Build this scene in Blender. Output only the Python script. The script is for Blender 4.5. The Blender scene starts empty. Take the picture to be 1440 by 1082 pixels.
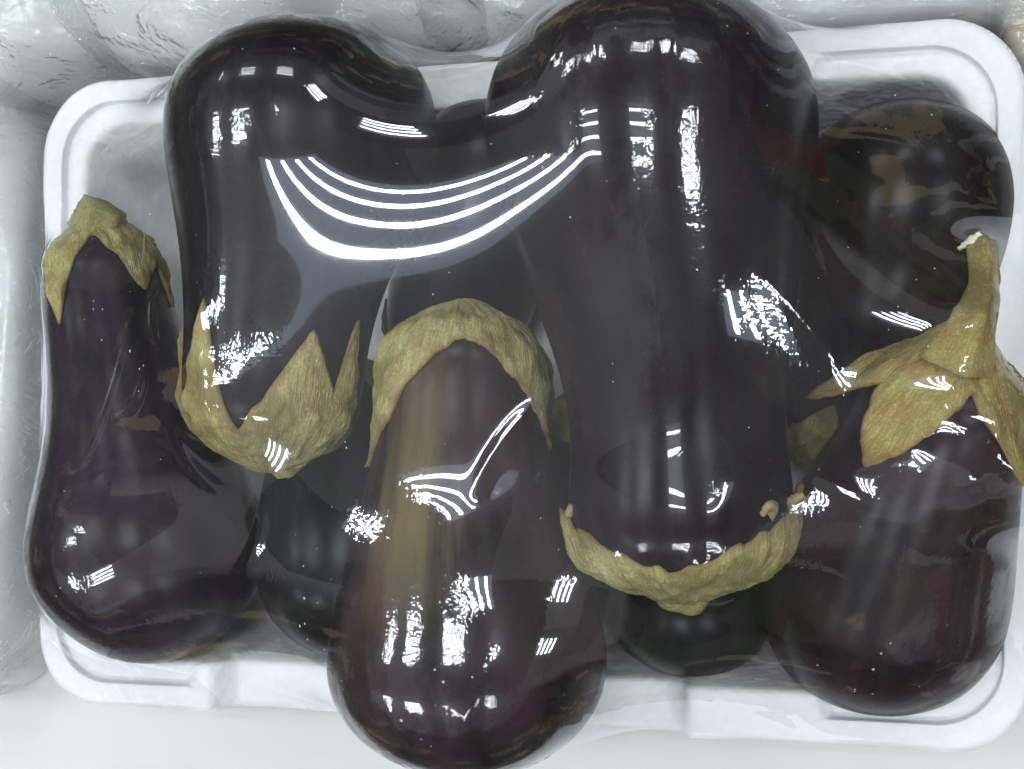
import bpy, bmesh, math, random
import numpy as np
from mathutils import Vector, noise
from mathutils.bvhtree import BVHTree

random.seed(7)
scene = bpy.context.scene
col = scene.collection

# ------------------------------------------------------------------ camera
F_PX, CX, CY = 2000.0, 720.0, 541.0              # the photograph is 1440 x 1082
TILT, PITCH, DIST = math.radians(15), math.radians(2), 0.52
_Ry = np.array([[math.cos(TILT), 0, math.sin(TILT)], [0, 1, 0], [-math.sin(TILT), 0, math.cos(TILT)]])
_Rx = np.array([[1, 0, 0], [0, math.cos(PITCH), -math.sin(PITCH)], [0, math.sin(PITCH), math.cos(PITCH)]])
ROT = _Ry @ _Rx
CAM = np.array([0, 0, .1]) + ROT @ np.array([0, 0, DIST])
cam_data = bpy.data.cameras.new('camera')
cam = bpy.data.objects.new('camera', cam_data)
col.objects.link(cam)
from mathutils import Matrix
M4 = Matrix([list(ROT[0]) + [CAM[0]], list(ROT[1]) + [CAM[1]], list(ROT[2]) + [CAM[2]], [0, 0, 0, 1]])
cam.matrix_world = M4
cam_data.sensor_width = 36
cam_data.lens = 36 * F_PX / 1440
cam_data.clip_start = 0.01
cam_data.clip_end = 100
scene.camera = cam


def at(x, y, z):
    """photograph pixel -> the world point on the horizontal plane at height z"""
    d = ROT @ np.array([x - CX, CY - y, -F_PX])
    k = (z - CAM[2]) / d[2]
    return CAM + k * d


# ------------------------------------------------------------------ world: dim shop interior
CEILING = 0.30
world = bpy.data.worlds.new('World')
scene.world = world
world.use_nodes = True
wn, wl = world.node_tree.nodes, world.node_tree.links
bg = wn['Background']
tc = wn.new('ShaderNodeTexCoord')
sep = wn.new('ShaderNodeSeparateXYZ')
wl.new(tc.outputs['Generated'], sep.inputs[0])
# goods on the shop's shelves all round, below a plain grey ceiling
vor = wn.new('ShaderNodeTexVoronoi')
vor.inputs['Scale'].default_value = 5.5
wmap = wn.new('ShaderNodeMapping')
wmap.inputs['Scale'].default_value = (1, 1, 2.4)
wl.new(tc.outputs['Generated'], wmap.inputs[0])
wno = wn.new('ShaderNodeTexNoise')
wno.inputs['Scale'].default_value = 16.0
wno.inputs['Detail'].default_value = 4.0
wl.new(tc.outputs['Generated'], wno.inputs['Vector'])
wsb = wn.new('ShaderNodeVectorMath')
wsb.operation = 'MULTIPLY_ADD'
wsb.inputs[1].default_value = (.16, .16, .16)
wl.new(wno.outputs['Color'], wsb.inputs[0])
wl.new(wmap.outputs[0], wsb.inputs[2])
wl.new(wsb.outputs[0], vor.inputs['Vector'])
goods = wn.new('ShaderNodeValToRGB')
goods.color_ramp.interpolation = 'CONSTANT'
stops = [(0, (.030, .040, .025)), (.34, (.07, .11, .045)), (.56, (.12, .11, .085)), (.68, (.46, .34, .12)), (.74, (.035, .045, .03)), (.90, (.16, .05, .03)), (.94, (.34, .34, .32))]
while len(goods.color_ramp.elements) > 1:
    goods.color_ramp.elements.remove(goods.color_ramp.elements[-1])
for k_, (p_, c_) in enumerate(stops):
    el_ = goods.color_ramp.elements[0] if k_ == 0 else goods.color_ramp.elements.new(p_)
    el_.position = p_
    el_.color = (*c_, 1)
wsc = wn.new('ShaderNodeSeparateColor')
wl.new(vor.outputs['Color'], wsc.inputs[0])
wl.new(wsc.outputs[0], goods.inputs[0])
ramp = wn.new('ShaderNodeMapRange')
ramp.inputs['From Min'].default_value = .33
ramp.inputs['From Max'].default_value = .40
wl.new(sep.outputs[2], ramp.inputs['Value'])
wmix = wn.new('ShaderNodeMix')
wmix.data_type = 'RGBA'
wl.new(ramp.outputs[0], wmix.inputs[0])
wl.new(goods.outputs[0], wmix.inputs[6])
# ceiling panels, laid out on the ceiling plane overhead
zcl = wn.new('ShaderNodeMath')
zcl.operation = 'MAXIMUM'
zcl.inputs[1].default_value = .2
wl.new(sep.outputs[2], zcl.inputs[0])
vdv = wn.new('ShaderNodeVectorMath')
vdv.operation = 'DIVIDE'
cmb = wn.new('ShaderNodeCombineXYZ')
for k_ in range(3):
    wl.new(zcl.outputs[0], cmb.inputs[k_])
wl.new(tc.outputs['Generated'], vdv.inputs[0])
wl.new(cmb.outputs[0], vdv.inputs[1])
brk = wn.new('ShaderNodeTexBrick')
brk.offset = .5
brk.inputs['Color1'].default_value = (CEILING * .25, CEILING * .235, CEILING * .225, 1)
brk.inputs['Color2'].default_value = (CEILING * 1.7, CEILING * 1.68, CEILING * 1.66, 1)
brk.inputs['Mortar'].default_value = (CEILING * .4, CEILING * .38, CEILING * .38, 1)
brk.inputs['Scale'].default_value = 1.0
brk.inputs['Mortar Size'].default_value = .003
brk.inputs['Brick Width'].default_value = 1.1
brk.inputs['Row Height'].default_value = .55
wl.new(vdv.outputs[0], brk.inputs['Vector'])
wl.new(brk.outputs['Color'], wmix.inputs[7])
wl.new(wmix.outputs[2], bg.inputs['Color'])
bg.inputs['Strength'].default_value = 1.0

# ------------------------------------------------------------------ ceiling lamps: square fixtures of four tubes
TUBE_W = 4.7


def fixture(x, y, z=2.5, half=.30, gap=.16, power=TUBE_W):
    for k in range(4):
        ld = bpy.data.lights.new('tube_lamp', 'AREA')
        ld.shape = 'RECTANGLE'
        ld.size = half * 2
        ld.size_y = .036
        ld.energy = power
        ld.color = (.93, .97, 1.0)
        lo = bpy.data.objects.new('tube_lamp', ld)
        lo.location = (x, y + (k - 1.5) * gap, z)
        col.objects.link(lo)
    pd = bpy.data.lights.new('reflector_panel', 'AREA')      # the white reflector tray behind the tubes
    pd.shape = 'RECTANGLE'
    pd.size, pd.size_y = half * 2.1, gap * 4.2
    pd.energy = 1.4
    pd.color = (.62, .76, 1.0)
    po = bpy.data.objects.new('reflector_panel', pd)
    po.location = (x, y, z + .04)
    col.objects.link(po)


for fy in (-1.7, .25, 2.1):
    for fx in (-2.7, -1.25, .22, 1.95):
        fixture(fx, fy)

# ------------------------------------------------------------------ exposure and sampling
vs = scene.view_settings
vs.view_transform = 'Standard'
vs.look = 'None'
vs.exposure = 0.0
vs.gamma = 1.0
vs.use_curve_mapping = False
scene.cycles.use_denoising = True
scene.cycles.max_bounces = 7
scene.cycles.diffuse_bounces = 3
scene.cycles.glossy_bounces = 4
scene.cycles.adaptive_threshold = .025
scene.cycles.transparent_max_bounces = 12
scene.cycles.caustics_reflective = False
scene.cycles.caustics_refractive = False
scene.cycles.sample_clamp_indirect = 4.0


# ------------------------------------------------------------------ helpers
def tag(o, label=None, cat=None, group=None, kind=None):
    for k, v in (('label', label), ('category', cat), ('group', group), ('kind', kind)):
        if v:
            o[k] = v
    return o


def mesh_obj(name, verts, faces, mat, parent=None, smooth=True, attr=None):
    me = bpy.data.meshes.new(name)
    me.from_pydata([tuple(v) for v in verts], [], faces)
    if smooth:
        me.polygons.foreach_set('use_smooth', [True] * len(me.polygons))
    if attr:
        for an, data in attr.items():
            data = np.asarray(data, dtype=np.float32)
            if data.ndim == 2:
                a = me.attributes.new(an, 'FLOAT_VECTOR', 'POINT')
                a.data.foreach_set('vector', data.ravel())
            else:
                a = me.attributes.new(an, 'FLOAT', 'POINT')
                a.data.foreach_set('value', data.ravel())
    me.update()
    o = bpy.data.objects.new(name, me)
    if mat:
        me.materials.append(mat)
    col.objects.link(o)
    if parent:
        o.parent = parent
    return o


def empty(name, loc):
    o = bpy.data.objects.new(name, None)
    o.empty_display_size = .02
    o.location = loc
    col.objects.link(o)
    return o


class NT:
    """small wrapper for building node materials"""
    def __init__(self, name):
        self.m = bpy.data.materials.new(name)
        self.m.use_nodes = True
        self.t = self.m.node_tree
        self.n, self.l = self.t.nodes, self.t.links
        self.bsdf = self.n['Principled BSDF']
        self.out = self.n['Material Output']

    def new(self, kind, **kw):
        nd = self.n.new('ShaderNode' + kind)
        for k, v in kw.items():
            if k.startswith('i_'):
                key = k[2:]
                nd.inputs[int(key) if key.isdigit() else key.replace('_', ' ')].default_value = v
            else:
                setattr(nd, k, v)
        return nd

    def link(self, a, b):
        self.l.new(a, b)

    def math(self, op, a, b=None, clamp=False):
        nd = self.n.new('ShaderNodeMath')
        nd.operation = op
        nd.use_clamp = clamp
        for i, v in enumerate((a, b)):
            if v is None:
                continue
            if isinstance(v, (int, float)):
                nd.inputs[i].default_value = v
            else:
                self.l.new(v, nd.inputs[i])
        return nd.outputs[0]

    def ramp(self, src, stops):
        nd = self.n.new('ShaderNodeValToRGB')
        els = nd.color_ramp.elements
        while len(els) > 1:
            els.remove(els[-1])
        for i, (p, c) in enumerate(stops):
            el = els[0] if i == 0 else els.new(p)
            el.position = p
            el.color = (c, c, c, 1) if isinstance(c, (int, float)) else (*c, 1)
        self.l.new(src, nd.inputs[0])
        return nd.outputs[0]

    def mix(self, fac, a, b):
        nd = self.n.new('ShaderNodeMix')
        nd.data_type = 'RGBA'
        for i, v in ((0, fac), (6, a), (7, b)):
            if isinstance(v, (int, float)):
                nd.inputs[i].default_value = v
            elif isinstance(v, tuple):
                nd.inputs[i].default_value = (*v, 1)
            else:
                self.l.new(v, nd.inputs[i])
        return nd.outputs[2]

    def noise(self, vec, scale, detail=4, rough=.55, dist=0):
        nd = self.n.new('ShaderNodeTexNoise')
        nd.inputs['Scale'].default_value = scale
        nd.inputs['Detail'].default_value = detail
        nd.inputs['Roughness'].default_value = rough
        nd.inputs['Distortion'].default_value = dist
        if vec is not None:
            self.l.new(vec, nd.inputs['Vector'])
        return nd.outputs['Fac']

    def mapping(self, vec, scale=(1, 1, 1), loc=(0, 0, 0), rot=(0, 0, 0)):
        nd = self.n.new('ShaderNodeMapping')
        nd.inputs['Scale'].default_value = scale
        nd.inputs['Location'].default_value = loc
        nd.inputs['Rotation'].default_value = rot
        self.l.new(vec, nd.inputs['Vector'])
        return nd.outputs[0]

    def bump(self, h, strength=.3, dist=.001, normal=None):
        nd = self.n.new('ShaderNodeBump')
        nd.inputs['Strength'].default_value = strength
        nd.inputs['Distance'].default_value = dist
        self.l.new(h, nd.inputs['Height'])
        if normal is not None:
            self.l.new(normal, nd.inputs['Normal'])
        return nd.outputs[0]


def obj_coords(t):
    return t.new('TexCoord').outputs['Object']


# ------------------------------------------------------------------ materials
def skin_material(name, base, streak, amount, seed, tint=(.02, .012, .02), scar=None, sdir=None):
    t = NT(name)
    a = t.new('Attribute', attribute_name='skin').outputs['Vector']
    st = t.noise(t.mapping(a, (2.2, 1.5, 1.5), (seed, seed * .3, 0)), 1.5, 5, .6)
    stf = t.noise(t.mapping(a, (2.0, 5.0, 5.0), (seed, 0, seed)), 1.1, 6, .66)
    big = t.noise(t.mapping(a, (3.0, 2.0, 2.0), (0, seed, 0)), 1.1, 2, .5)
    c = t.mix(t.ramp(big, [(.35, 0.0), (.7, 1.0)]), base, tint)
    f = t.math('MULTIPLY', t.ramp(st, [(.42, 0.0), (.72, 1.0)]), t.ramp(stf, [(.3, .15), (.72, 1.0)]))
    sx = t.new('SeparateXYZ')
    t.link(a, sx.inputs[0])
    f = t.math('MULTIPLY', f, t.ramp(sx.outputs[0], [(.12, .15), (.5, 1.0)]))
    if sdir is not None:
        dp = t.new('VectorMath', operation='DOT_PRODUCT')
        t.link(a, dp.inputs[0])
        dp.inputs[1].default_value = (0, math.cos(sdir), math.sin(sdir))
        wob = t.math('ADD', dp.outputs['Value'], t.math('MULTIPLY', t.math('SUBTRACT', stf, .5), .30))
        f = t.math('MAXIMUM', t.math('MULTIPLY', f, .30), t.math('MULTIPLY', t.ramp(wob, [(.88, 0.0), (1.10, 1.0)]), t.ramp(sx.outputs[0], [(.34, 0.0), (.56, .9), (.74, .55), (.92, .15)])))
    c = t.mix(t.math('MULTIPLY', f, amount), c, streak)
    oc = obj_coords(t)
    if scar:
        vd = t.new('VectorMath', operation='DISTANCE')
        t.link(oc, vd.inputs[0])
        vd.inputs[1].default_value = scar
        nz = t.math('MULTIPLY', t.noise(oc, 420, 3), .004)
        k = t.ramp(t.math('ADD', vd.outputs['Value'], nz), [(.0038, 1.0), (.0046, 0.0)])
        c = t.mix(t.math('MULTIPLY', k, t.ramp(t.noise(oc, 700, 2), [(.42, .2), (.55, 1.0)])), c, (.19, .075, .02))
    # a few pale nicks
    nk = t.noise(t.mapping(oc, (1, 1, 1), (seed, 0, 0)), 330, 2, .5)
    c = t.mix(t.ramp(nk, [(.79, 0.0), (.84, .5)]), c, (.16, .12, .07))
    t.link(c, t.bsdf.inputs['Base Color'])
    r = t.ramp(t.noise(oc, 60, 4), [(.3, .20), (.7, .34)])
    t.link(r, t.bsdf.inputs['Roughness'])
    t.bsdf.inputs['Specular IOR Level'].default_value = .16
    t.link(t.bump(t.noise(oc, 240, 3), .05, .0006), t.bsdf.inputs['Normal'])
    return t.m


def calyx_material(name, green, brown, seed, mixlo=.42):
    t = NT(name)
    oc = t.mapping(obj_coords(t), (1, 1, 1), (seed, seed * .7, 0))
    a = t.new('Attribute', attribute_name='skin').outputs['Vector']
    fib = t.noise(t.mapping(a, (9, 40, 40), (seed, 0, 0)), 1.3, 5, .65)
    fine = t.noise(oc, 1100, 3, .6)
    blot = t.noise(oc, 105, 5, .68)
    c = t.mix(t.ramp(blot, [(mixlo, 0.0), (mixlo + .16, 1.0)]), green, brown)
    big = t.noise(oc, 38, 3, .6)
    c = t.mix(t.ramp(big, [(.48, 0.0), (.60, .85)]), c, (.20, .165, .05))
    c = t.mix(t.ramp(fib, [(.38, .55), (.6, 0.0)]), c, tuple(v * .42 for v in brown))
    c = t.mix(t.ramp(fine, [(.42, .45), (.58, 0.0)]), c, tuple(v * .5 for v in green))
    c = t.mix(t.ramp(fine, [(.58, 0.0), (.72, .5)]), c, (.72, .64, .34))
    edge = t.new('Attribute', attribute_name='edge').outputs['Fac']
    c = t.mix(t.math('MULTIPLY', edge, .75), c, (.20, .115, .045))
    t.link(c, t.bsdf.inputs['Base Color'])
    t.bsdf.inputs['Roughness'].default_value = .72
    t.bsdf.inputs['Specular IOR Level'].default_value = .25
    h = t.math('ADD', t.math('MULTIPLY', fine, .5), t.math('ADD', fib, blot))
    t.link(t.bump(h, .75, .0016), t.bsdf.inputs['Normal'])
    return t.m


def foam_material():
    t = NT('white_foam')
    oc = obj_coords(t)
    v = t.new('TexVoronoi', feature='F1')
    v.inputs['Scale'].default_value = 260
    t.link(oc, v.inputs['Vector'])
    cell = t.ramp(v.outputs['Distance'], [(0.15, 1.0), (.75, 0.0)])
    big = t.noise(oc, 22, 3)
    c = t.mix(big, (.80, .82, .85), (.88, .89, .90))
    c = t.mix(t.math('MULTIPLY', t.math('SUBTRACT', 1.0, cell), .22), c, (.66, .68, .72))
    t.link(c, t.bsdf.inputs['Base Color'])
    t.bsdf.inputs['Roughness'].default_value = .55
    t.bsdf.inputs['Specular IOR Level'].default_value = .3
    h = t.math('ADD', t.math('MULTIPLY', cell, .6), t.math('MULTIPLY', big, 3.0))
    t.link(t.bump(h, .35, .0008), t.bsdf.inputs['Normal'])
    return t.m


def shelf_material():
    t = NT('pale_shelf')
    oc = obj_coords(t)
    c = t.mix(t.noise(oc, 9, 5), (.50, .53, .52), (.57, .59, .58))
    t.link(c, t.bsdf.inputs['Base Color'])
    t.link(t.ramp(t.noise(oc, 60, 5), [(.3, .28), (.7, .42)]), t.bsdf.inputs['Roughness'])
    return t.m


def film_material():
    """clear cling film: mirror-like by Fresnel, otherwise see-through, with a little haze and dust"""
    t = NT('clear_film')
    t.n.remove(t.bsdf)
    oc = obj_coords(t)
    contact = t.new('Attribute', attribute_name='contact').outputs['Fac']
    flat = t.new('Attribute', attribute_name='crinkle').outputs['Fac']
    # crinkles where the film clings to the skins, fine stretch lines elsewhere
    n1 = t.noise(oc, 330, 2, .6, .8)
    n2 = t.noise(oc, 1300, 1, .6)
    cl = t.math('ADD', n1, t.math('MULTIPLY', n2, .22))
    st1 = t.noise(t.mapping(oc, (26, 420, 40), (0, 0, 0), (0, 0, .6)), 1.0, 1, .5)
    pn = t.noise(t.mapping(oc, (1, .5, 1), (5, 0, 1)), 30, 6, .66)
    msk = t.ramp(pn, [(.56, 0.0), (.70, 1.0)])
    patch = t.ramp(pn, [(.46, 0.0), (.53, 1.0)])
    h1 = t.math('MULTIPLY', cl, t.math('MULTIPLY', contact, patch))
    h2 = t.math('MULTIPLY', st1, t.math('MULTIPLY', msk, .16))
    soft = t.math('MULTIPLY', t.noise(oc, 24, 0), .35)
    h = t.math('ADD', t.math('MULTIPLY', t.math('ADD', t.math('MULTIPLY', h1, .10), h2), flat), soft)
    nrm = t.bump(h, .5, .0011)
    # thin-sheet Fresnel, the same from both sides
    dt = t.new('VectorMath', operation='DOT_PRODUCT')
    t.link(t.new('NewGeometry').outputs['Incoming'], dt.inputs[0])
    t.link(nrm, dt.inputs[1])
    gz = t.math('SUBTRACT', 1.0, t.math('ABSOLUTE', dt.outputs['Value']), True)
    fres = t.math('ADD', t.math('MULTIPLY', t.math('POWER', gz, 5.0), .62), .044)
    wet = t.math('MULTIPLY', t.math('MULTIPLY', contact, t.math('SUBTRACT', 1.0, patch)), 1.35)
    refl = t.math('MULTIPLY', fres, t.math('SUBTRACT', 1.9, wet), True)
    tr = t.new('BsdfTransparent')
    tr.inputs['Color'].default_value = (.945, .955, .955, 1)
    gl = t.new('BsdfGlossy')
    gl.inputs['Color'].default_value = (.97, .98, 1, 1)
    gl.inputs['Roughness'].default_value = .025
    t.link(nrm, gl.inputs['Normal'])
    mx = t.new('MixShader')
    gl2 = t.new('BsdfGlossy')
    gl2.inputs['Color'].default_value = (.80, .88, 1, 1)
    gl2.inputs['Roughness'].default_value = .13
    t.link(nrm, gl2.inputs['Normal'])
    mg = t.new('MixShader')
    mg.inputs[0].default_value = .07
    t.link(gl.outputs[0], mg.inputs[1])
    t.link(gl2.outputs[0], mg.inputs[2])
    t.link(refl, mx.inputs[0])
    t.link(tr.outputs[0], mx.inputs[1])
    t.link(mg.outputs[0], mx.inputs[2])
    # haze, dust specks and a few scratches
    df = t.new('BsdfDiffuse')
    df.inputs['Color'].default_value = (.8, .82, .84, 1)
    dust = t.new('TexVoronoi', feature='F1')
    dust.inputs['Scale'].default_value = 330
    t.link(oc, dust.inputs['Vector'])
    size = t.math('MULTIPLY', t.math('POWER', t.noise(oc, 25, 0), 3.0), .30)
    sp = t.math('LESS_THAN', dust.outputs['Distance'], size)
    cs = t.new('SeparateColor')
    t.link(dust.outputs['Color'], cs.inputs[0])
    keep = t.math('GREATER_THAN', cs.outputs[0], .83)
    spk = t.math('MULTIPLY', t.math('MULTIPLY', sp, keep), .4)
    haze = t.math('ADD', spk, t.math('MULTIPLY', t.ramp(pn, [(.35, .2), (.65, 1.0)]), .013))
    mx2 = t.new('MixShader')
    t.link(haze, mx2.inputs[0])
    t.link(mx.outputs[0], mx2.inputs[1])
    t.link(df.outputs[0], mx2.inputs[2])
    t.link(mx2.outputs[0], t.out.inputs['Surface'])
    return t.m


def package_material(name, a, b, seed, wr=1.0):
    t = NT(name)
    oc = t.mapping(obj_coords(t), (1, 1, 1), (seed, seed, 0))
    c = t.mix(t.ramp(t.noise(oc, 14, 4), [(.35, 0.0), (.65, 1.0)]), a, b)
    t.link(c, t.bsdf.inputs['Base Color'])
    t.bsdf.inputs['Roughness'].default_value = .5
    t.bsdf.inputs['Coat Weight'].default_value = 1.0
    t.bsdf.inputs['Coat Roughness'].default_value = .06
    w1 = t.noise(t.mapping(oc, (1, 3.2, 1), (0, 0, 0), (0, 0, .5)), 34, 6, .66, 1.4)
    w2 = t.noise(t.mapping(oc, (.4, 5, 1), (2, 0, 0), (0, 0, -.5)), 60, 4, .6, .5)
    n = t.bump(t.math('ADD', w1, t.math('MULTIPLY', w2, .5)), .75 * wr, .006)
    t.link(n, t.bsdf.inputs['Coat Normal'])
    t.link(t.bump(w1, .4 * wr, .004), t.bsdf.inputs['Normal'])
    return t.m


def loose_film_material():
    t = NT('loose_film')
    t.n.remove(t.bsdf)
    oc = obj_coords(t)
    w1 = t.noise(t.mapping(oc, (1, 2.6, 1), (0, 0, 0), (0, 0, .5)), 40, 5, .62, 1.2)
    rdg = t.math('ABSOLUTE', t.math('SUBTRACT', t.noise(t.mapping(oc, (1, 1.7, 1), (3, 0, 0), (0, 0, -.4)), 24, 4, .6, .8), .5))
    rdg = t.math('SUBTRACT', 1.0, t.math('MINIMUM', t.math('MULTIPLY', rdg, 14.0), 1.0))
    nrm = t.bump(t.math('ADD', w1, t.math('MULTIPLY', rdg, .7)), .8, .0030)
    dt = t.new('VectorMath', operation='DOT_PRODUCT')
    t.link(t.new('NewGeometry').outputs['Incoming'], dt.inputs[0])
    t.link(nrm, dt.inputs[1])
    gz = t.math('SUBTRACT', 1.0, t.math('ABSOLUTE', dt.outputs['Value']), True)
    refl = t.math('ADD', t.math('MULTIPLY', t.math('POWER', gz, 4.0), .9), .09, True)
    tr = t.new('BsdfTransparent')
    tr.inputs['Color'].default_value = (.93, .95, .95, 1)
    gl = t.new('BsdfGlossy')
    gl.inputs['Roughness'].default_value = .07
    t.link(nrm, gl.inputs['Normal'])
    df = t.new('BsdfDiffuse')
    df.inputs['Color'].default_value = (.82, .85, .85, 1)
    m1 = t.new('MixShader')
    t.link(t.math('ADD', t.math('MULTIPLY', w1, .3), .02), m1.inputs[0])
    t.link(tr.outputs[0], m1.inputs[1])
    t.link(df.outputs[0], m1.inputs[2])
    m2 = t.new('MixShader')
    t.link(refl, m2.inputs[0])
    t.link(m1.outputs[0], m2.inputs[1])
    t.link(gl.outputs[0], m2.inputs[2])
    t.link(m2.outputs[0], t.out.inputs['Surface'])
    return t.m


LOOSE = loose_film_material()
FOAM = foam_material()
FILM = film_material()

# ------------------------------------------------------------------ shelf
sh = mesh_obj('shelf', [(-.46, -.30, 0), (.36, -.30, 0), (.36, .36, 0), (-.46, .36, 0)], [(0, 1, 2, 3)], shelf_material(), smooth=False)
tag(sh, kind='structure')

# ------------------------------------------------------------------ foam tray
TX0, TX1, TY0, TY1 = -.2165, .1815, -.1315, .1325
TCX, TCY, TA, TB = (TX0 + TX1) / 2, (TY0 + TY1) / 2, (TX1 - TX0) / 2, (TY1 - TY0) / 2
RIM_Z, FLOOR_Z, RIM_W, CORNER = .070, .012, .020, .030


def rr_ring(d, n_corner=18, n_x=130, n_y=84, a=TA, b=TB, R=CORNER):
    """points of the rounded rectangle offset inwards by d, always the same count"""
    r = max(R - d * .62, .004)
    ax, by = a - d - r, b - d - r
    pts = []
    for cxs, cys, a0 in ((1, 1, 0), (-1, 1, 90), (-1, -1, 180), (1, -1, 270)):
        for k in range(n_corner):
            an = math.radians(a0 + 90 * k / n_corner)
            pts.append((cxs * ax + r * math.cos(an), cys * by + r * math.sin(an)))
        nx, ny = ((n_x, 0) if a0 in (0, 180) else (0, n_y))
        if a0 == 0:
            p, q, n = (ax, by + r), (-ax, by + r), n_x
        elif a0 == 90:
            p, q, n = (-ax - r, by), (-ax - r, -by), n_y
        elif a0 == 180:
            p, q, n = (-ax, -by - r), (ax, -by - r), n_x
        else:
            p, q, n = (ax + r, -by), (ax + r, by), n_y
        for k in range(n):
            f = k / n
            pts.append((p[0] + (q[0] - p[0]) * f, p[1] + (q[1] - p[1]) * f))
    return pts


def sstep(a, b, v):
    f = min(1, max(0, (v - a) / (b - a)))
    return f * f * (3 - 2 * f)


def rim_drop(x, y, d):
    """how far the rim lies below its corners: lowered middle of the long sides, stepped corner ledges"""
    drop = 0.0
    if abs(y) > TB - .045:
        lo, hi = (-.112, .098) if y > 0 else (-.118, .078)
        drop += .013 * sstep(lo, lo + .006, x) * (1 - sstep(hi - .006, hi, x))
    if abs(x) > TA - .072 and abs(y) > TB - .066:
        drop += .0034 * sstep(.0098, .0107, d)
    return drop


tray = empty('foam_tray', (TCX, TCY, 0))
tag(tray, 'white foam tray under clear film, holding the eggplants', 'tray')
prof = [(.014, 0.0), (.010, .004), (.006, .03), (.002, .058), (.0003, .064), (0.0, .0665), (.0006, .0685), (.0018, .0696)]
prof += [(.003 + .0011 * k, .070) for k in range(6)] + [(.0096 + .0003 * k, .070) for k in range(6)] + [(.0120 + .0011 * k, .070) for k in range(5)]
prof += [(RIM_W - .0022, .070), (RIM_W - .0010, .0694), (RIM_W, .068), (RIM_W + .0008, .065)]
prof += [(RIM_W + .0008 + .0105 * k / 8, .065 + (.020 - .065) * k / 8) for k in range(1, 9)]
prof += [(RIM_W + .0135, .0145), (RIM_W + .018, .0122), (RIM_W + .024, FLOOR_Z), (.075, FLOOR_Z)]
tv, tf = [], []
ring_n = None
for j, (d, z) in enumerate(prof):
    ring = rr_ring(d)
    ring_n = len(ring)
    for (x, y) in ring:
        w = .0011 * noise.noise((x * 22, y * 22, 3)) + .0005 * noise.noise((x * 70, y * 70, 9))
        zz = z
        if z > .06:
            zz = z - rim_drop(x, y, d) + w
        elif z > .02:
            zz = z - rim_drop(x, y, d) * (z - .02) / .045
        ox = .0012 * noise.noise((x * 25, y * 25, 20)) if d < .003 else 0
        tv.append((x * (1 + ox / TA * 1.2), y + ox * (1 if y > 0 else -1), zz))
for j in range(len(prof) - 1):
    for k in range(ring_n):
        a, b = j * ring_n + k, j * ring_n + (k + 1) % ring_n
        tf.append((a, b, b + ring_n, a + ring_n))
tf.append(tuple((len(prof) - 1) * ring_n + k for k in range(ring_n)))
mesh_obj('tray_shell', tv, tf, FOAM, tray)
tray_bvh_data = ([(v[0] + TCX, v[1] + TCY, v[2]) for v in tv], tf)


# ------------------------------------------------------------------ eggplants
def spline(xs, ys, q):
    """natural cubic spline of columns ys at xs, sampled at q"""
    xs, ys, q = np.asarray(xs, float), np.asarray(ys, float), np.asarray(q, float)
    if ys.ndim == 1:
        return spline(xs, ys[:, None], q)[:, 0]
    n = len(xs)
    h = np.diff(xs)
    A = np.zeros((n, n))
    B = np.zeros((n, ys.shape[1]))
    A[0, 0] = A[-1, -1] = 1
    for i in range(1, n - 1):
        A[i, i - 1], A[i, i], A[i, i + 1] = h[i - 1], 2 * (h[i - 1] + h[i]), h[i]
        B[i] = 6 * ((ys[i + 1] - ys[i]) / h[i] - (ys[i] - ys[i - 1]) / h[i - 1])
    M = np.linalg.solve(A, B)
    i = np.clip(np.searchsorted(xs, q) - 1, 0, n - 2)
    t0, t1 = (xs[i + 1] - q)[:, None], (q - xs[i])[:, None]
    hh = h[i][:, None]
    return (M[i] * t0 ** 3 + M[i + 1] * t1 ** 3) / (6 * hh) + (ys[i] / hh - M[i] * hh / 6) * t0 + (ys[i + 1] / hh - M[i + 1] * hh / 6) * t1


class Fruit:
    def __init__(self, spine, prof, seed, lump=.02):
        P = np.array([at(*p) for p in spine])
        s = np.concatenate([[0], np.cumsum(np.linalg.norm(np.diff(P, axis=0), axis=1))])
        self.s, self.P = s / s[-1], P
        self.len = s[-1]
        self.pu = [0.0] + [math.acos(1 - 2 * u) for u, r in prof] + [math.pi]
        self.pr = [0.0] + [r for u, r in prof] + [0.0]
        self.seed, self.lump = seed, lump

    def frames(self, ph):
        u = (1 - np.cos(ph)) / 2
        C = spline(self.s, self.P, u)
        e = 1e-3
        T = spline(self.s, self.P, np.clip(u + e, 0, 1)) - spline(self.s, self.P, np.clip(u - e, 0, 1))
        T /= np.linalg.norm(T, axis=1)[:, None]
        R = np.maximum(spline(self.pu, self.pr, ph), 0)
        up = np.array([0, 0, 1.0]) - T * T[:, 2:3]
        up /= np.linalg.norm(up, axis=1)[:, None]
        side = np.cross(T, up)
        return u, C, T, R, up, side

    def lumps(self, u, th):
        s = self.seed
        return 1 + self.lump * noise.noise((u * 3 + s, math.cos(th) * .9, math.sin(th) * .9 + s)) \
            + self.lump * .35 * noise.noise((u * 6 + s, math.cos(th) * 2.2, math.sin(th) * 2.2 - s))

    def grid(self, nu, nt):
        ph = np.linspace(0, math.pi, nu)
        u, C, T, R, up, side = self.frames(ph)
        V, A = [], []
        for i in range(nu):
            for k in range(nt):
                th = 2 * math.pi * k / nt
                r = R[i] * self.lumps(u[i], th)
                V.append(C[i] + r * (math.cos(th) * up[i] + math.sin(th) * side[i]))
                A.append((u[i], math.cos(th), math.sin(th)))
        Fc = []
        for i in range(nu - 1):
            for k in range(nt):
                a, b = i * nt + k, i * nt + (k + 1) % nt
                Fc.append((a, b, b + nt, a + nt))
        return V, Fc, A


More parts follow.
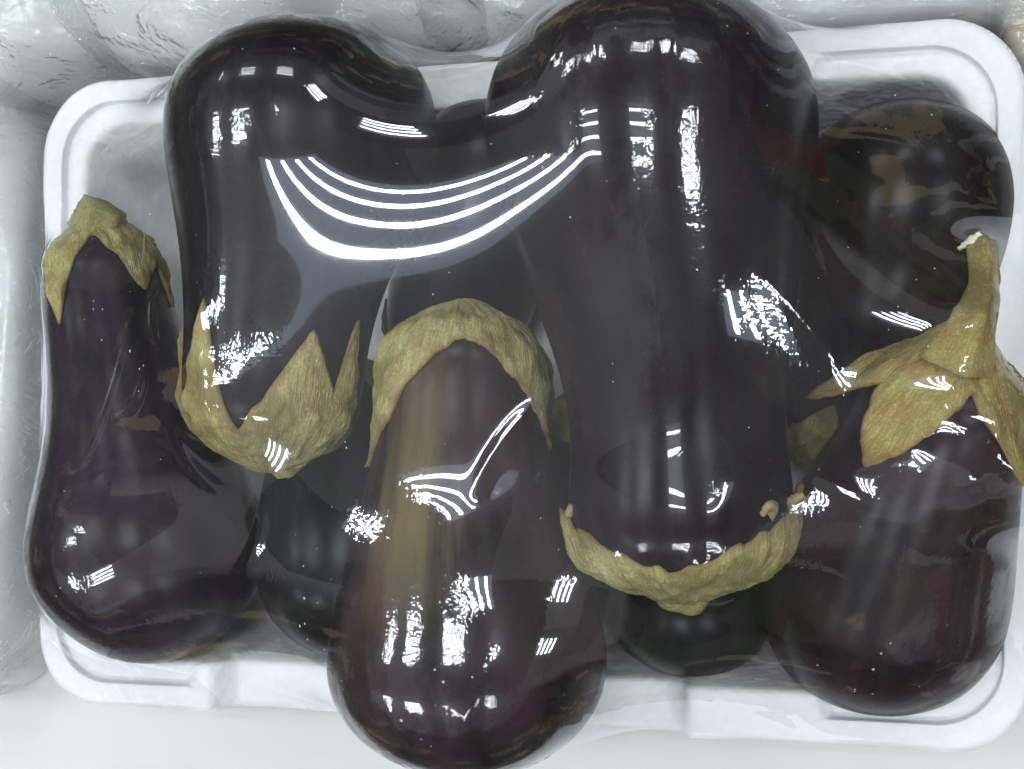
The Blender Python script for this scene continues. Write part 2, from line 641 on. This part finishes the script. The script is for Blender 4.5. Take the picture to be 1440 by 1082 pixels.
def calyx_mesh(fr, lobes, base, thick=.0022, lift=0.0, nt=168, nj=26, seed=0, cone=.004, pw=1.25):
    """the leafy cap round the stem end: an arc-length map from the stem end over the skin, out to L(theta)"""
    n = 500
    ph = np.linspace(math.pi, 0, n)
    u, C, T, R, up, side = fr.frames(ph)
    mer = np.concatenate([[0], np.cumsum(np.hypot(np.diff(u * fr.len), np.diff(R)))])

    def L(th):
        v = base
        for (deg, ln, w) in lobes:
            d = abs((math.degrees(th) - deg + 180) % 360 - 180)
            f = max(0, 1 - d / w)
            v = max(v, base + ln * f ** pw) if f > 0 else v
        v += .0026 * noise.noise((math.cos(th) * 6 + seed, math.sin(th) * 6, seed))
        v += .0008 * noise.noise((math.cos(th) * 22 + seed, math.sin(th) * 22, seed))
        return v

    def surf(a, th, off):
        i = int(np.clip(np.searchsorted(mer, a), 1, n - 1))
        f = (a - mer[i - 1]) / max(mer[i] - mer[i - 1], 1e-9)
        lerp = lambda X: X[i - 1] + (X[i] - X[i - 1]) * f
        c, r, uu, U, S, TT = lerp(C), lerp(R), lerp(u), lerp(up), lerp(side), lerp(T)
        r = r * fr.lumps(uu, th)
        drdx = (R[i] - R[i - 1]) / max((u[i - 1] - u[i]) * fr.len, 1e-6)
        rad = math.cos(th) * U + math.sin(th) * S
        nrm = rad + TT * drdx
        nrm /= np.linalg.norm(nrm)
        return c + r * rad + nrm * off, uu
    V, A, E, Fc = [], [], [], []
    for k in range(nt):
        th = 2 * math.pi * k / nt
        Lk = L(th)
        depth = Lk / base
        for j in range(nj + 1):
            f = j / nj
            a = Lk * f
            o = thick * (1 - .55 * f ** 3) + .0017 * noise.noise((a * 120, math.cos(th) * 5 + seed, math.sin(th) * 5)) * min(1, f * 3)
            o += .0010 * noise.noise((a * 300, math.cos(th) * 16 + seed, math.sin(th) * 16)) * min(1, f * 3)
            o += cone * math.exp(-(a / .011) ** 2)
            o += lift * max(0, f - .55) ** 2 * max(0, depth - 1.25)
            p, uu = surf(a, th, max(o, .0007))
            V.append(p)
            A.append((a * 12, math.cos(th), math.sin(th)))
            E.append(max(0, (f - .9) / .1) ** 2)
        p, uu = surf(Lk * .985, th, -.0006 + lift * .2025 * max(0, depth - 1.25) * .9)
        V.append(p)
        A.append((Lk * 12, math.cos(th), math.sin(th)))
        E.append(1)
    m = nj + 2
    for k in range(nt):
        k2 = (k + 1) % nt
        for j in range(m - 1):
            Fc.append((k * m + j, k * m + j + 1, k2 * m + j + 1, k2 * m + j))
    return V, Fc, A, E


def tube(points, radii, nt=28, seed=0, rough=.0006):
    P = np.array(points)
    n = 26
    t = np.linspace(0, 1, len(P))
    q = np.linspace(0, 1, n)
    C = spline(t, P, q)
    R = np.interp(q, t, radii)
    V, A, Fc = [], [], []
    for i in range(n):
        T = C[min(i + 1, n - 1)] - C[max(i - 1, 0)]
        T /= np.linalg.norm(T)
        up = np.array([0, 0, 1.0]) - T * T[2]
        up /= np.linalg.norm(up)
        sd = np.cross(T, up)
        for k in range(nt):
            th = 2 * math.pi * k / nt
            r = R[i] * (1 + .10 * math.cos(5 * th + seed)) + rough * noise.noise((q[i] * 14, math.cos(th) * 3 + seed, math.sin(th) * 3))
            V.append(C[i] + r * (math.cos(th) * up + math.sin(th) * sd))
            A.append((q[i], math.cos(th), math.sin(th)))
    for i in range(n - 1):
        for k in range(nt):
            a, b = i * nt + k, i * nt + (k + 1) % nt
            Fc.append((a, b, b + nt, a + nt))
    Fc.append(tuple((n - 1) * nt + k for k in range(nt)))
    Fc.append(tuple(nt - 1 - k for k in range(nt)))
    return V, Fc, A, [0.0] * len(V)


_t = NT('pale_fibre')
_t.bsdf.inputs['Base Color'].default_value = (.72, .66, .46, 1)
_t.bsdf.inputs['Roughness'].default_value = .8
FIBRE = _t.m
_t = NT('dry_tip')
_t.link(_t.mix(_t.noise(obj_coords(_t), 500, 3), (.20, .14, .06), (.36, .28, .13)), _t.bsdf.inputs['Base Color'])
_t.bsdf.inputs['Roughness'].default_value = .8
TIP = _t.m
DARK = (.0052, .0028, .0060)
GREEN, BROWN = (.54, .50, .20), (.42, .29, .11)
specs = [
    # label, spine (pixel x, pixel y, height m) from blossom end to stem end, radius profile, skin, calyx
    dict(label='slim-necked eggplant at the far left edge of the tray',
         spine=[(213, 930, .062), (208, 770, .0645), (170, 540, .066), (138, 322, .064)],
         prof=[(.05, .028), (.2, .0475), (.36, .046), (.55, .034), (.75, .0275), (.9, .0250)],
         streak=(.10, .06, .075), amount=.25, tint=(.026, .011, .030), seed=1.3,
         calyx=dict(lobes=[(-16, .037, 36), (64, .030, 42), (96, .036, 24), (150, .02, 40), (250, .02, 40)], base=.021, seed=1),
         stem=[(138, 326, .070), (142, 305, .073), (148, 290, .074)], stem_r=(.012, .010, .009)),
    dict(label='upper left eggplant, stem end down, with an upturned four-pointed calyx',
         spine=[(430, 38, .102), (426, 182, .106), (396, 420, .113), (376, 642, .113)],
         prof=[(.05, .032), (.2, .0505), (.35, .0495), (.55, .0400), (.75, .0340), (.92, .030)],
         streak=(.06, .045, .05), amount=.2, tint=(0.0074, 0.0056, 0.0087), seed=2.1,
         calyx=dict(lobes=[(24, .046, 27), (78, .042, 27), (-44, .038, 44), (-76, .046, 22), (-140, .03, 40), (160, .03, 50)], base=.031, seed=2),
         stem=[(384, 632, .110), (400, 650, .108), (408, 662, .106)], stem_r=(.008, .006, .005)),
    dict(label='brown-streaked eggplant at bottom centre with its calyx at the top',
         spine=[(655, 1080, .106), (655, 900, .112), (648, 680, .116), (655, 445, .112)],
         prof=[(.05, .030), (.2, .0490), (.36, .0470), (.55, .0375), (.75, .0305), (.92, .0275)],
         streak=(.17, .135, .045), amount=.8, tint=(.044, .020, .030), seed=3.7, sdir=-.20,
         calyx=dict(lobes=[(100, .037, 84), (-66, .045, 82), (170, .03, 40), (220, .03, 40)], base=.031, seed=3),
         stem=[(655, 466, .118), (660, 452, .119), (668, 442, .118)], stem_r=(.011, .009, .008)),
    dict(label='biggest eggplant, right of centre, its rounded end cut by the top edge of the picture',
         spine=[(915, -22, .103), (915, 180, .1085), (944, 480, .1175), (962, 826, .117)],
         prof=[(.05, .034), (.18, .0565), (.33, .0565), (.55, .0440), (.75, .0362), (.95, .0340)],
         streak=(.05, .035, .04), amount=.25, tint=(.0095, .0055, .0105), seed=4.4,
         calyx=dict(lobes=[(74, .021, 74), (-76, .020, 76), (-106, .027, 24), (140, .02, 40), (205, .02, 40)], base=.035, seed=4, lift=.03, pw=.95),
         stem=[(962, 815, .114), (963, 828, .112), (963, 838, .110)], stem_r=(.012, .011, .009)),
    dict(label='dark eggplant in the upper right corner of the tray, under the woody stem',
         spine=[(1270, 150, .052), (1267, 310, .0550), (1226, 470, .048), (1140, 640, .040)],
         prof=[(.06, .027), (.22, .0405), (.45, .0385), (.7, .030), (.9, .024)],
         streak=(.12, .07, .03), amount=.35, tint=(0.0099, 0.0056, 0.0074), seed=5.2,
         calyx=dict(lobes=[(0, .02, 36), (72, .02, 36), (144, .02, 36), (216, .02, 36), (288, .02, 36)], base=.022, seed=5),
         stem=None),
    dict(label='reddish-purple eggplant at lower right with a long woody stem and star-shaped calyx',
         spine=[(1226, 1000, .056), (1242, 850, .062), (1300, 660, .092), (1348, 500, .110)],
         prof=[(.06, .028), (.24, .0430), (.42, .0425), (.62, .0362), (.8, .0300), (.93, .0245)],
         streak=(.075, .030, .030), amount=.6, tint=(.026, .010, .015), seed=6.6,
         calyx=dict(lobes=[(-24, .026, 40), (66, .044, 46), (-82, .026, 36), (150, .03, 40), (220, .03, 40)], base=.0220, seed=6, cone=.010, lift=.08, pw=.95),
         stem=[(1344, 512, .118), (1364, 462, .119), (1382, 405, .110), (1378, 346, .0985)], stem_r=(.0125, .0075, .0050, .0047)),
    dict(label='blunt eggplant end low in the tray beneath the big calyx, bottom right of centre',
         spine=[(976, 950, .047), (966, 850, .048), (905, 720, .046), (808, 570, .040)],
         prof=[(.06, .022), (.22, .0335), (.42, .0330), (.7, .029), (.9, .023)],
         streak=(.03, .05, .03), amount=.3, tint=(0.0037, 0.0062, 0.0062), seed=7.1,
         calyx=dict(lobes=[(0, .02, 36), (72, .02, 36), (144, .02, 36), (216, .02, 36), (288, .02, 36)], base=.022, seed=7),
         stem=None),
    dict(label='half-hidden eggplant in the bottom layer, left of the brown-streaked one',
         spine=[(500, 925, .050), (496, 790, .0515), (480, 640, .049), (465, 510, .041)],
         prof=[(.06, .024), (.22, .0385), (.45, .038), (.7, .030), (.9, .022)],
         streak=(.03, .05, .035), amount=.3, tint=(0.0050, 0.0074, 0.0074), seed=8.3,
         calyx=dict(lobes=[(0, .02, 36), (72, .02, 36), (144, .02, 36), (216, .02, 36), (288, .02, 36)], base=.022, seed=8),
         stem=None),
    dict(label='shadowed eggplant deep between the two biggest rounded ends',
         spine=[(682, 150, .042), (680, 260, .0465), (655, 400, .046), (605, 530, .040)],
         prof=[(.06, .022), (.24, .0335), (.45, .0335), (.7, .030), (.9, .024)],
         streak=(.05, .05, .04), amount=.3, tint=(0.0062, 0.0056, 0.0074), seed=9.4,
         calyx=dict(lobes=[(0, .02, 36), (72, .02, 36), (144, .02, 36), (216, .02, 36), (288, .02, 36)], base=.022, seed=9),
         stem=None),
]
obstacles = [tray_bvh_data]
fruits = []
for i, sp in enumerate(specs):
    fr = Fruit(sp['spine'], sp['prof'], sp['seed'])
    fruits.append(fr)
    base_pt = fr.P.mean(axis=0)
    lowest = min(fr.P[:, 2]) - max(fr.pr)
    root = empty('eggplant', (base_pt[0], base_pt[1], lowest))
    tag(root, sp['label'], 'eggplant', 'eggplants wrapped on the foam tray')
    o3 = np.array(root.location)
    V, Fc, A = fr.grid(120, 112)
    scar = None
    if i == 5:
        scar = tuple(at(1208, 867, .1025) - o3)
    m = skin_material('eggplant_skin', DARK, sp['streak'], sp['amount'], sp['seed'], sp['tint'], scar, sp.get('sdir'))
    mesh_obj('body', [v - o3 for v in V], Fc, m, root, attr={'skin': A})
    hv, hf, ha = fr.grid(190, 170)
    obstacles.append((hv, hf))
    cm = calyx_material('calyx_skin', GREEN if i != 5 else (.50, .43, .14), BROWN if i != 5 else (.46, .27, .09), sp['seed'], .46)
    cv, cf, ca, ce = calyx_mesh(fr, **sp['calyx'])
    cal = mesh_obj('calyx', [v - o3 for v in cv], cf, cm, root, attr={'skin': ca, 'edge': ce})
    obstacles.append((cv, cf))
    if sp['stem']:
        pv, pf, pa, pe = tube([at(*p) for p in sp['stem']], sp['stem_r'], seed=i)
        mesh_obj('stem', [v - o3 for v in pv], pf, cm, cal, attr={'skin': pa, 'edge': pe})
        obstacles.append((pv, pf))
    if i == 3:
        for q_, tp in enumerate((((812, 728, .128), (806, 716, .134), (800, 724, .136), (797, 738, .134)),
                                 ((1076, 728, .136), (1086, 714, .140), (1080, 712, .143), (1072, 724, .142)),
                                 ((1106, 722, .122), (1112, 708, .128), (1122, 700, .130), (1130, 696, .130)))):
            fv2, ff2, fa2, fe2 = tube([at(*p_) for p_ in tp], (.0030, .0019, .0014, .0009), nt=12, seed=q_)
            mesh_obj('sepal_tip', [v - o3 for v in fv2], ff2, TIP, cal)
            obstacles.append((fv2, ff2))
    if i == 5:
        for q_, (dx, dy) in enumerate(((-30, -4), (-24, -10), (-12, -13))):
            fv2, ff2, fa2, fe2 = tube([at(1383 - q_ * 4, 352, .0985), at(1382 + dx * .5, 346 + dy, .101), at(1378 + dx, 352 + dy * .4, .099)], (.0022, .0016, .0006), nt=10, seed=q_)
            mesh_obj('stem_fibre', [v - o3 for v in fv2], ff2, FIBRE, cal)

# ------------------------------------------------------------------ cling film: a membrane stretched over everything
GX0, GX1, GY0, GY1, STEP = -.246, .214, -.174, .186, .0015
WRAP = .0075
bvhs = [BVHTree.FromPolygons([tuple(v) for v in vv], ff) for vv, ff in obstacles]
nx, ny = int(round((GX1 - GX0) / STEP)) + 1, int(round((GY1 - GY0) / STEP)) + 1
nx += (8 - (nx - 1) % 8) % 8
ny += (8 - (ny - 1) % 8) % 8
gx = GX0 + STEP * np.arange(nx)
gy = GY0 + STEP * np.arange(ny)
OB = np.full((ny, nx), -1.0)
boxes = []
for vv, ff in obstacles:
    q = np.array([tuple(v) for v in vv])
    boxes.append((q.min(0), q.max(0)))
down = Vector((0, 0, -1))
for bv, (lo, hi) in zip(bvhs, boxes):
    i0, i1 = max(0, int((lo[0] - GX0) / STEP)), min(nx - 1, int((hi[0] - GX0) / STEP) + 1)
    j0, j1 = max(0, int((lo[1] - GY0) / STEP)), min(ny - 1, int((hi[1] - GY0) / STEP) + 1)
    for j in range(j0, j1 + 1):
        for i in range(i0, i1 + 1):
            h = bv.ray_cast(Vector((gx[i], gy[j], .5)), down)[0]
            if h is not None and h.z > OB[j, i]:
                OB[j, i] = h.z
XX, YY = np.meshgrid(gx, gy)
qx, qy = np.abs(XX - TCX) - (TA - CORNER), np.abs(YY - TCY) - (TB - CORNER)
SD = np.hypot(np.maximum(qx, 0), np.maximum(qy, 0)) + np.minimum(np.maximum(qx, qy), 0) - CORNER
# eggplants that bulge over the rim push the film outwards
big_h = OB > .075
for _ in range(5):
    g = big_h.copy()
    g[1:] |= big_h[:-1]; g[:-1] |= big_h[1:]; g[:, 1:] |= big_h[:, :-1]; g[:, :-1] |= big_h[:, 1:]
    big_h = g
SDs = np.where(big_h, np.minimum(SD, WRAP - .002), SD)
for _ in range(6):
    SDs[1:-1, 1:-1] = (SDs[1:-1, 1:-1] * 4 + SDs[:-2, 1:-1] + SDs[2:, 1:-1] + SDs[1:-1, :-2] + SDs[1:-1, 2:]) / 8
INSIDE = SDs < WRAP
OB = np.where(OB > 0, OB + .0006, OB)


def relax(u, ob, inside, iters, w=1.75):
    jj, ii = np.indices(u.shape)
    red = ((jj + ii) % 2 == 0)[1:-1, 1:-1]
    ins = inside[1:-1, 1:-1]
    o = ob[1:-1, 1:-1]
    masks = (red & ins, (~red) & ins)
    for _ in range(iters):
        for m in masks:
            c = u[1:-1, 1:-1]
            avg = (u[:-2, 1:-1] + u[2:, 1:-1]) * .10 + (u[1:-1, :-2] + u[1:-1, 2:]) * .40
            nv = np.maximum(c + w * (avg - c), o)
            c[m] = nv[m]
    return u


U = None
for lev in (8, 4, 2, 1):
    ob_l = OB[::lev, ::lev]
    in_l = INSIDE[::lev, ::lev]
    if U is None:
        U = np.where(in_l, np.maximum(ob_l, .05), 0.0)
    else:
        up_ = np.zeros(ob_l.shape)
        up_[::2, ::2] = U
        up_[1::2, ::2] = (U[:-1] + U[1:]) / 2
        up_[:, 1::2] = (up_[:, :-1:2] + up_[:, 2::2]) / 2
        U = np.where(in_l, np.maximum(up_, ob_l), 0.0)
    U = relax(U, ob_l, in_l, 260 if lev > 1 else 200)
CON = np.clip(1.25 - (U - OB) / .0008, 0, 1)
S = U.copy()
for _ in range(5):
    S[1:-1, 1:-1] = (S[1:-1, 1:-1] * 4 + S[:-2, 1:-1] + S[2:, 1:-1] + S[1:-1, :-2] + S[1:-1, 2:]) / 8
U = np.where(SDs < WRAP - .004, np.maximum(S + .0003, OB + .0001), U)
for _ in range(3):
    CON[1:-1, 1:-1] = (CON[1:-1, 1:-1] * 4 + CON[:-2, 1:-1] + CON[2:, 1:-1] + CON[1:-1, :-2] + CON[1:-1, 2:]) / 8
CON = CON * (U > .085)
hp = at(570, 335, .14)                       # slack span between the two big fruits: nothing for the film to cling to
CRK = np.clip((np.hypot((XX - hp[0]) / .072, (YY - hp[1]) / .046) - .8) / .3, 0, 1)
CON *= CRK


def crease(x0, y0, x1, y1, z, amp, sig=.0017, bow=0.0):
    """a small fold of slack film between two points"""
    a, b = at(x0, y0, z)[:2], at(x1, y1, z)[:2]
    ln = np.linalg.norm(b - a)
    tx, ty = (b - a) / ln
    s_ = ((XX - a[0]) * tx + (YY - a[1]) * ty) / ln
    d_ = -(XX - a[0]) * ty + (YY - a[1]) * tx - bow * 4 * s_ * (1 - s_)
    env = np.clip(s_ * (1 - s_) * 4, 0, 1) * ((s_ > 0) & (s_ < 1))
    global U
    U = U + amp * env * np.exp(-(d_ / sig) ** 2)


for cr_ in [(232, 440, 118, 668, .10, .0011, .0022, .004), (262, 405, 272, 500, .11, .0010, .0018, -.004), (258, 512, 186, 585, .10, .0012, .0020, .006),
            (170, 918, 300, 934, .07, .0010, .0018, .002), (205, 905, 222, 955, .07, .0009, .0016, 0), (292, 935, 385, 915, .07, .0007, .0016, .002),
            (392, 955, 530, 1040, .065, .0010, .0022, .004), (1335, 640, 1425, 730, .09, .0006, .0015, 0), (1345, 625, 1430, 705, .09, .0006, .0015, 0),
            (1352, 608, 1432, 680, .09, .0005, .0015, 0), (1105, 300, 1170, 560, .12, .0005, .0022, .006),
            (1140, 240, 1300, 225, .09, .0006, .0018, .003), (60, 470, 30, 640, .08, .0006, .0016, .002), (640, 100, 720, 160, .09, .0006, .0018, 0),
            (880, 1000, 1060, 1040, .065, .0009, .002, -.004), (1060, 380, 1190, 560, .13, .0006, .003, .004), (1120, 620, 1330, 760, .11, .0007, .003, -.004),
            (700, 700, 800, 560, .12, .0006, .0025, .003), (430, 700, 380, 800, .10, .0008, .0025, .004), (300, 600, 380, 690, .10, .0008, .0025, -.004),
            (860, 900, 1000, 960, .09, .0007, .0022, .004), (1130, 120, 1350, 180, .085, .0006, .0022, .006), (240, 300, 225, 420, .11, .0009, .002, .003),
            (1060, 990, 1130, 1050, .07, .0009, .0018, .003), (1180, 930, 1330, 985, .085, .0006, .002, .004)]:
    crease(*cr_)
rc = random.Random(11)
for _ in range(46):                          # tension folds running in from the rim, as the film is gathered under the tray
    side_ = rc.random()
    if side_ < .34:
        x_, y_, dx_, dy_ = rc.uniform(90, 1380), 1000, rc.uniform(-50, 50), -rc.uniform(50, 130)
    elif side_ < .6:
        x_, y_, dx_, dy_ = rc.uniform(90, 1380), 90, rc.uniform(-50, 50), rc.uniform(50, 130)
    elif side_ < .8:
        x_, y_, dx_, dy_ = 80, rc.uniform(140, 940), rc.uniform(50, 130), rc.uniform(-50, 50)
    else:
        x_, y_, dx_, dy_ = 1420, rc.uniform(60, 1000), -rc.uniform(50, 150), rc.uniform(-60, 60)
    crease(x_, y_, x_ + dx_, y_ + dy_, .075, rc.uniform(.0003, .0008), rc.uniform(.0014, .0022), rc.uniform(-.003, .003))
gsy, gsx = np.gradient(SDs, STEP)
idx = -np.ones((ny, nx), int)
fv, fc_, fattr, fcr = [], [], [], []
keep = SDs < WRAP + STEP * .6
for j in range(ny):
    for i in range(nx):
        if keep[j, i]:
            x, y, z = gx[i], gy[j], max(U[j, i], .0012)
            if SDs[j, i] > WRAP - STEP * .9:
                g = np.array([gsx[j, i], gsy[j, i]])
                g /= max(np.linalg.norm(g), .3)
                x -= g[0] * (SDs[j, i] - WRAP)
                y -= g[1] * (SDs[j, i] - WRAP)
            idx[j, i] = len(fv)
            fv.append((x, y, z))
            fattr.append(CON[j, i])
            fcr.append(CRK[j, i])
for j in range(ny - 1):
    for i in range(nx - 1):
        a, b, c, d = idx[j, i], idx[j, i + 1], idx[j + 1, i + 1], idx[j + 1, i]
        if min(a, b, c, d) >= 0:
            fc_.append((a, b, c, d))
film = mesh_obj('cling_film', fv, fc_, FILM, attr={'contact': fattr, 'crinkle': fcr})
tag(film, 'clear glossy cling film stretched tight over the eggplants and foam tray', 'cling film')

# ------------------------------------------------------------------ neighbouring packages, partly in the frame


def package(name, label, cxy, half, top, mat, rot=0, seed=0, sq=3.2, crease=.010, fold=1.0):
    """a film-wrapped soft white package: a swollen block with creased film, closed at the shelf"""
    n, m = 200, 110
    V, Fc = [], []
    root = empty(name, (cxy[0], cxy[1], 0))
    cr, sr = math.cos(rot), math.sin(rot)
    for j in range(m + 1):
        f = j / m
        ph = f * math.pi / 2
        rad = abs(math.sin(ph)) ** (2 / sq) if ph > 0 else 0
        zz = abs(math.cos(ph)) ** (2 / sq) if f < 1 else 0
        for k in range(n):
            th = 2 * math.pi * k / n
            c, s = math.cos(th), math.sin(th)
            x = half[0] * rad * math.copysign(abs(c) ** (2 / sq), c)
            y = half[1] * rad * math.copysign(abs(s) ** (2 / sq), s)
            w = noise.noise((x * 16 + seed, y * 16, zz * 2)) * 1.0 + noise.noise((x * 42 + seed, y * 30, zz * 3)) * .35
            rg = 1 - abs(noise.noise((x * 20 + y * 9 + seed, y * 22 - x * 8, zz)))
            z = top * zz * (1 + .10 * w) + crease * (rg - .75) * zz
            k2 = 1 + .05 * noise.noise((c * 2 + seed, s * 2, zz * 2))
            V.append((k2 * (x * cr - y * sr), k2 * (x * sr + y * cr), max(z, 0.0) if f < 1 else 0))
    for j in range(m):
        for k in range(n):
            a, b = j * n + k, j * n + (k + 1) % n
            Fc.append((a, a + n, b + n, b))
    V = np.array(V)
    inner = V * np.array([.93, .93, .86])
    mesh_obj('contents', inner, Fc, mat, root)
    fv_ = V.copy()
    r_ = random.Random(seed)
    for _ in range(26):                       # folds of the loose wrapping
        an, off = r_.uniform(0, math.pi), r_.uniform(-1, 1) * max(half)
        dd = V[:, 0] * math.cos(an) + V[:, 1] * math.sin(an) - off
        along = -V[:, 0] * math.sin(an) + V[:, 1] * math.cos(an)
        w_ = np.exp(-(dd / r_.uniform(.0022, .006)) ** 2) * np.exp(-((along - r_.uniform(-1, 1) * max(half)) / .035) ** 2)
        fv_[:, 2] += r_.uniform(.002, .006) * fold * w_ * (V[:, 2] > .003)
    mesh_obj('wrapping', fv_, Fc, LOOSE, root)
    tag(root, label, 'package', 'film-wrapped packages next to the tray')
    return root


pm1 = package_material('hazy_wrap', (.56, .58, .58), (.70, .72, .72), 1.0, .08)
pm2 = package_material('pearl_wrap', (.62, .63, .63), (.78, .79, .79), 4.0, .08)
pm3 = package_material('lilac_wrap', (.48, .48, .52), (.56, .56, .60), 7.0, .15)
pm4 = package_material('tan_wrap', (.34, .27, .14), (.48, .40, .24), 9.0, .6)
p = at(10, -10, .05)
package('wrapped_package', 'crinkled pale package cut by the top left corner of the picture', p, (.058, .047), .075, pm1, .3, 3.0)
p = at(360, -60, .06)
package('wrapped_package', 'large crinkled white package behind the upper left eggplant', p, (.115, .052), .095, pm2, -.05, 5.0, 2.6)
p = at(690, -80, .05)
package('wrapped_package', 'white crinkled package showing between the two rounded eggplant ends', p, (.05, .05), .070, pm2, .2, 8.0, 2.6)
p = at(1190, -110, .05)
package('wrapped_package', 'smooth lilac-grey package above the tray\'s upper right rim', p, (.085, .046), .060, pm3, 0, 11.0, 5, .002)
p = at(1480, -60, .05)
package('wrapped_package', 'tan package peeking in at the top right corner', p, (.022, .05), .055, pm4, 0, 13.0, 4, .004)
p = at(-125, 520, .04)
package('wrapped_package', 'silvery film-wrapped package along the left edge of the picture', p, (.062, .150), .060, pm1, 0, 17.0, 6, .004)
